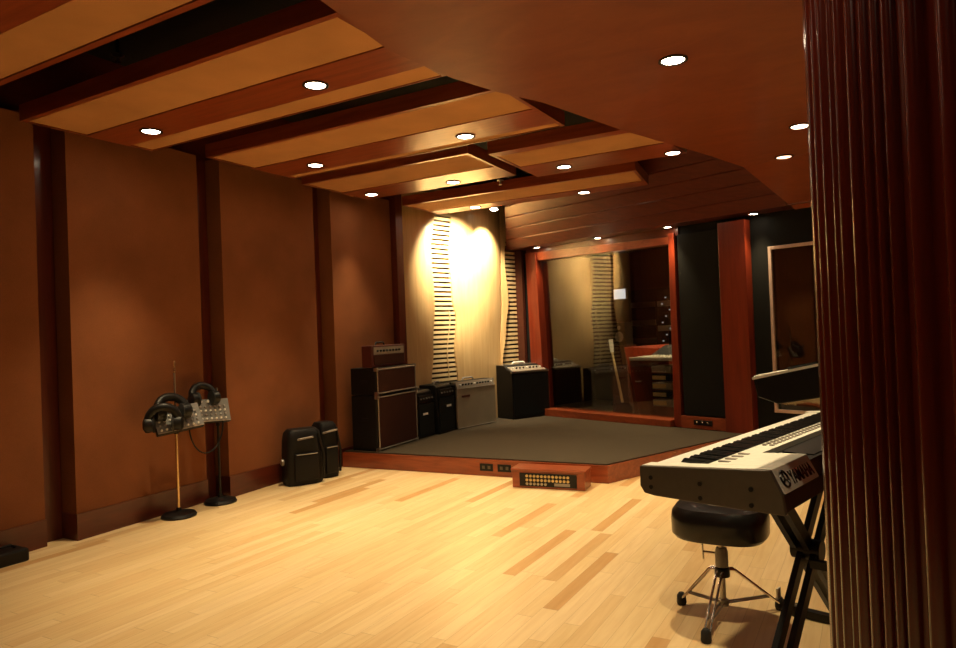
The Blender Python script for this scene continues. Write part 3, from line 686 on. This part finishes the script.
# X stand
xs=thing('keyboard_stand','black double braced folding X stand under the two keyboards','keyboard stand',(KX,KY,0),ka)
yc=.92; zc=.47
for xx in (.172,.222):
    for sg in (-1,1):
        MB().bar((xx+sg*.012,yc-sg*.50,.03),(xx+sg*.012,yc+sg*.36,.815),.022,.05).build('leg','black',xs)
MB().lathe([(.042,-.055),(.042,.055)],20,T(.20,yc,.485)@RY(R(90))).build('pivot','black',xs,smooth=True)
for sg in (-1,1):
    MB().bar((-.03,yc+sg*.50,.022),(.43,yc+sg*.50,.022),.04,.035).build('foot_bar','black',xs)
    MB().bar((.03,yc+sg*.36,.828),(.40,yc+sg*.36,.828),.035,.022).build('support_bar','rubber',xs)
    for x in (-.03,.43): MB().lathe([(.026,0),(.026,.05)],14,T(x,yc+sg*.50,0)).build('rubber_cap','rubber',xs)
MB().box((.143,yc-.195,.33),(.149,yc-.165,.37)).build('label_sticker','paper',xs)
for y in (.80,1.15):
    MB().bar((.49,y,.45),(.49,y,1.16),.03,.03).build('upper_post','black',xs)
    MB().bar((.49,y,1.16),(.34,y,1.135),.03,.022).build('upper_arm','black',xs)
    MB().bar((.25,y,.47),(.49,y,.47),.03,.03).build('bracket','black',xs)
# ------------------------------------------------------------------ control room behind the window
m=MB(); m.box((-1.6,3.2,0),(5.6,3.35,3),WM)
struct(m.build('wall_control_room','walnut'))
struct(MB().box((-1.7,.2,0),(-1.6,3.3,3),WM).build('wall_control_room_side','walnut'))
struct(MB().box((2.95,.15,0),(3.05,3.2,3),WM).build('wall_partition','walnut'))
struct(MB().box((5.5,.15,0),(5.6,3.3,3),WM).build('wall_booth_side','mahog_v'))
struct(MB().box((-1.7,.15,2.75),(5.6,3.35,2.85),WM).build('ceiling_control_room','ceil'))
def wt(t,o,z): return WM@Vector((t,o,z))
ds=thing('studio_desk','mixing desk with mahogany side behind the control room glass','desk',tuple(wt(1.55,.35,0)),WA)
# local x along window, y away
MB().hexa([(-.10,.0,0),(.10,-.15,0),(.14,1.0,0),(-.06,1.0,0)],[(-.28,.0,1.12),(-.16,-.15,1.12),(-.1,1.0,1.05),(-.24,1.0,1.12)]).build('side_panel','mahog_v',ds)
MB().box((-.14,-.10,.94),(1.25,.75,.985),bev=.01).build('worktop','grey',ds)
MB().hexa([(-.12,.35,.985),(1.25,.35,.985),(1.25,.75,.985),(-.12,.75,.985)],[(-.12,.40,1.0),(1.25,.40,1.0),(1.25,.75,1.12),(-.12,.75,1.12)]).build('meter_bridge','black',ds)
m=MB()
for r in range(5):
    for k in range(26): m.box((.02+k*.046,-.04+r*.075,.985),(.035+k*.046,-.015+r*.075,1.0))
m.build('fader_rows','paper',ds)
MB().box((.95,.0,0),(1.05,.7,.94)).build('side_panel','black',ds)
for k in range(5):
    o=MB().box((.13,.03,.34+k*.11),(.42,.35,.43+k*.11),bev=.004).build('rack_unit','black' if k%2 else 'steel',ds)
    MB().box((.14,.024,.36+k*.11),(.34,.03,.41+k*.11)).build('front_plate','gold' if k<4 else 'grey',o)
pp=MB().box((-.18,-.13,0),(.18,.13,.004)).build('paper_sheet','paper'); tag(pp,'white papers lying at the left end of the mixing desk','paper'); pp.location=wt(1.68,.42,.987+.002); pp.rotation_euler=(0,0,WA+.2)
pp=MB().box((-.30,-.10,0),(.30,.10,.004)).build('paper_sheet','paper'); tag(pp,'long white sheet spread along the front of the mixing desk','paper'); pp.location=wt(2.14,.42,.987+.002); pp.rotation_euler=(0,0,WA)
# bass guitar leaning on desk side
bg=thing('bass_guitar','electric guitar with pale headstock leaning behind the glass','guitar',tuple(wt(1.30,.27,.175)),WA+R(60))
G=RY(R(-4))@RX(R(-15))
bodyp=[(0,-.0),(.13,.03),(.17,.12),(.13,.22),(.15,.31),(.10,.38),(.03,.36),(-.03,.36),(-.11,.40),(-.14,.31),(-.12,.22),(-.16,.12),(-.12,.03)]
m=MB(); m.hexa([G@Vector((x*.8,-.02,z*.8)) for x,z in bodyp],[G@Vector((x*.8,.02,z*.8)) for x,z in bodyp]); m.build('body','redtolex',bg,bev=.008)
MB().hexa([G@Vector(p) for p in ((-.016,-.045,.20),(.016,-.045,.20),(.016,-.022,.20),(-.016,-.022,.20))],[G@Vector(p) for p in ((-.012,-.045,.90),(.012,-.045,.90),(.012,-.022,.90),(-.012,-.022,.90))]).build('neck','slat',bg)
hs=MB().hexa([G@Vector(p) for p in ((-.022,-.045,.90),(.022,-.045,.90),(.022,-.025,.90),(-.022,-.025,.90))],[G@Vector(p) for p in ((-.012,-.045,1.08),(.045,-.045,1.08),(.045,-.025,1.08),(-.012,-.025,1.08))]).build('headstock','keywhite',bg)
for k in range(4): MB().tube([G@Vector((-.02,-.035,.94+k*.035)),G@Vector((-.045,-.035,.945+k*.035))],.006,6).build('tuning_peg','chrome',hs)
fs=MB().box((-.02,-.02,0),(.02,.02,.17)).box((-.10,-.06,0),(.10,.06,.02)).box((-.1,-.05,.13),(.1,.05,.16)).build('guitar_rest','black'); tag(fs,'small black floor rest under the guitar behind the glass','rest'); fs.location=wt(1.30,.27,0)
fs.rotation_euler=(0,0,WA)
# near-field speakers and gear
for tt,oo,zz,lb_,sc in ((.85,.9,1.13,'small studio monitor speaker left on the desk bridge',1),(2.5,.95,1.12,'small studio monitor speaker right on the desk bridge',1)):
    s_=thing('studio_monitor',lb_,'speaker',tuple(wt(tt,oo,zz)),WA,'small monitors on the mixing desk')
    MB().box((-.11,-.09,0),(.11,.09,.33),bev=.006).build('cabinet','black',s_)
    MB().lathe([(.075,0),(.06,.006),(.02,-.006+.012)],24,T(0,-.09,.12)@RX(R(90))).build('woofer','grey',s_,smooth=True)
    MB().lathe([(.03,0),(.022,.006),(.005,.004)],20,T(0,-.09,.25)@RX(R(90))).build('tweeter','grey',s_,smooth=True)
sp=MB().box((-.14,-.12,0),(.14,.12,1.13)).build('speaker_plinth','walnut'); tag(sp,'dark plinth left of the mixing desk carrying a monitor speaker','plinth'); sp.location=wt(.85,.9,0); sp.rotation_euler=(0,0,WA)
# shift left monitor fully onto plinth; right one rests on desk bridge
rk=thing('equipment_rack','tall dark rack of studio gear with small glints behind the desk','rack',tuple(wt(.45,2.6,0)),WA)
MB().box((-.55,-.25,0),(.55,.25,2.0)).build('frame','black',rk)
for k in range(14):
    o=MB().box((-.50,-.262,.5+k*.1),(-.02,-.25,.59+k*.1)).build('rack_unit','black' if k%3 else 'steel',rk)
    o=MB().box((.02,-.262,.5+k*.1),(.50,-.25,.59+k*.1)).build('rack_unit','grey' if k%4==0 else 'black',rk)
    MB().box((.1+.07*(k%3),-.266,.53+k*.1),(.13+.07*(k%3),-.262,.55+k*.1)).build('indicator','led',o)
sn=thing('lit_sign','small lit white sign on the control room far wall','sign',tuple(wt(-.85,3.12,1.90)),WA)
MB().box((-.14,-.02,0),(.14,.03,.20)).build('housing','grey',sn); MB().box((-.13,-.025,.01),(.13,-.02,.19)).build('lit_face','screen',sn)
for p,wt_,l in ((wt(1.9,.55,2.75),70,'control room downlight over the mixing desk'),(wt(1.4,1.5,2.75),110,'control room downlight near the gear rack')):
    downlight(tuple(p),l,wt_,r=.05,cone=70,group='control room downlights')
# booth behind the right-hand window
bw=MB().box((3.35,2.4,.0),(4.2,2.5,2.3),WM).build('booth_panel','fab'); tag(bw,'tan fabric panel lit inside the room behind the right window','wall panel')
downlight(tuple(wt(4.35,1.9,2.75)),'booth downlight seen through the right window',1.5,r=.06,cone=90,group='booth downlights')
bt=thing('side_table','low wooden table inside the booth behind the right window','table',tuple(wt(4.15,1.3,0)),WA)
MB().box((-.4,-.3,.72),(.4,.3,.76)).build('table_top','mahog',bt)
for sx in (-1,1):
    for sy in (-1,1): MB().box((sx*.35-.025,sy*.25-.025,0),(sx*.35+.025,sy*.25+.025,.72)).build('leg','mahog_v',bt)
# ------------------------------------------------------------------ world, camera, view
wd=bpy.data.worlds.new('world'); scene.world=wd; wd.use_nodes=True
wd.node_tree.nodes['Background'].inputs[0].default_value=(.0,.0,.0,1); wd.node_tree.nodes['Background'].inputs[1].default_value=0
cam=bpy.data.cameras.new('camera'); co=bpy.data.objects.new('camera',cam); C.objects.link(co); scene.camera=co
YAW,PIT,ROL=R(29.7),R(.66),R(2.2)
f=Vector((-math.sin(YAW)*math.cos(PIT),math.cos(YAW)*math.cos(PIT),math.sin(PIT))); r=Vector((math.cos(YAW),math.sin(YAW),0)); u=r.cross(f)
c,s=math.cos(ROL),math.sin(ROL); r2=r*c-u*s; u2=r*s+u*c
co.matrix_world=Matrix(((r2.x,u2.x,-f.x,0),(r2.y,u2.y,-f.y,0),(r2.z,u2.z,-f.z,1.4),(0,0,0,1)))
cam.sensor_width=36; cam.lens=36*690/956; cam.clip_start=.05
vs=scene.view_settings; vs.view_transform='Standard'; vs.look='None'; vs.exposure=0; vs.gamma=1; vs.use_curve_mapping=False
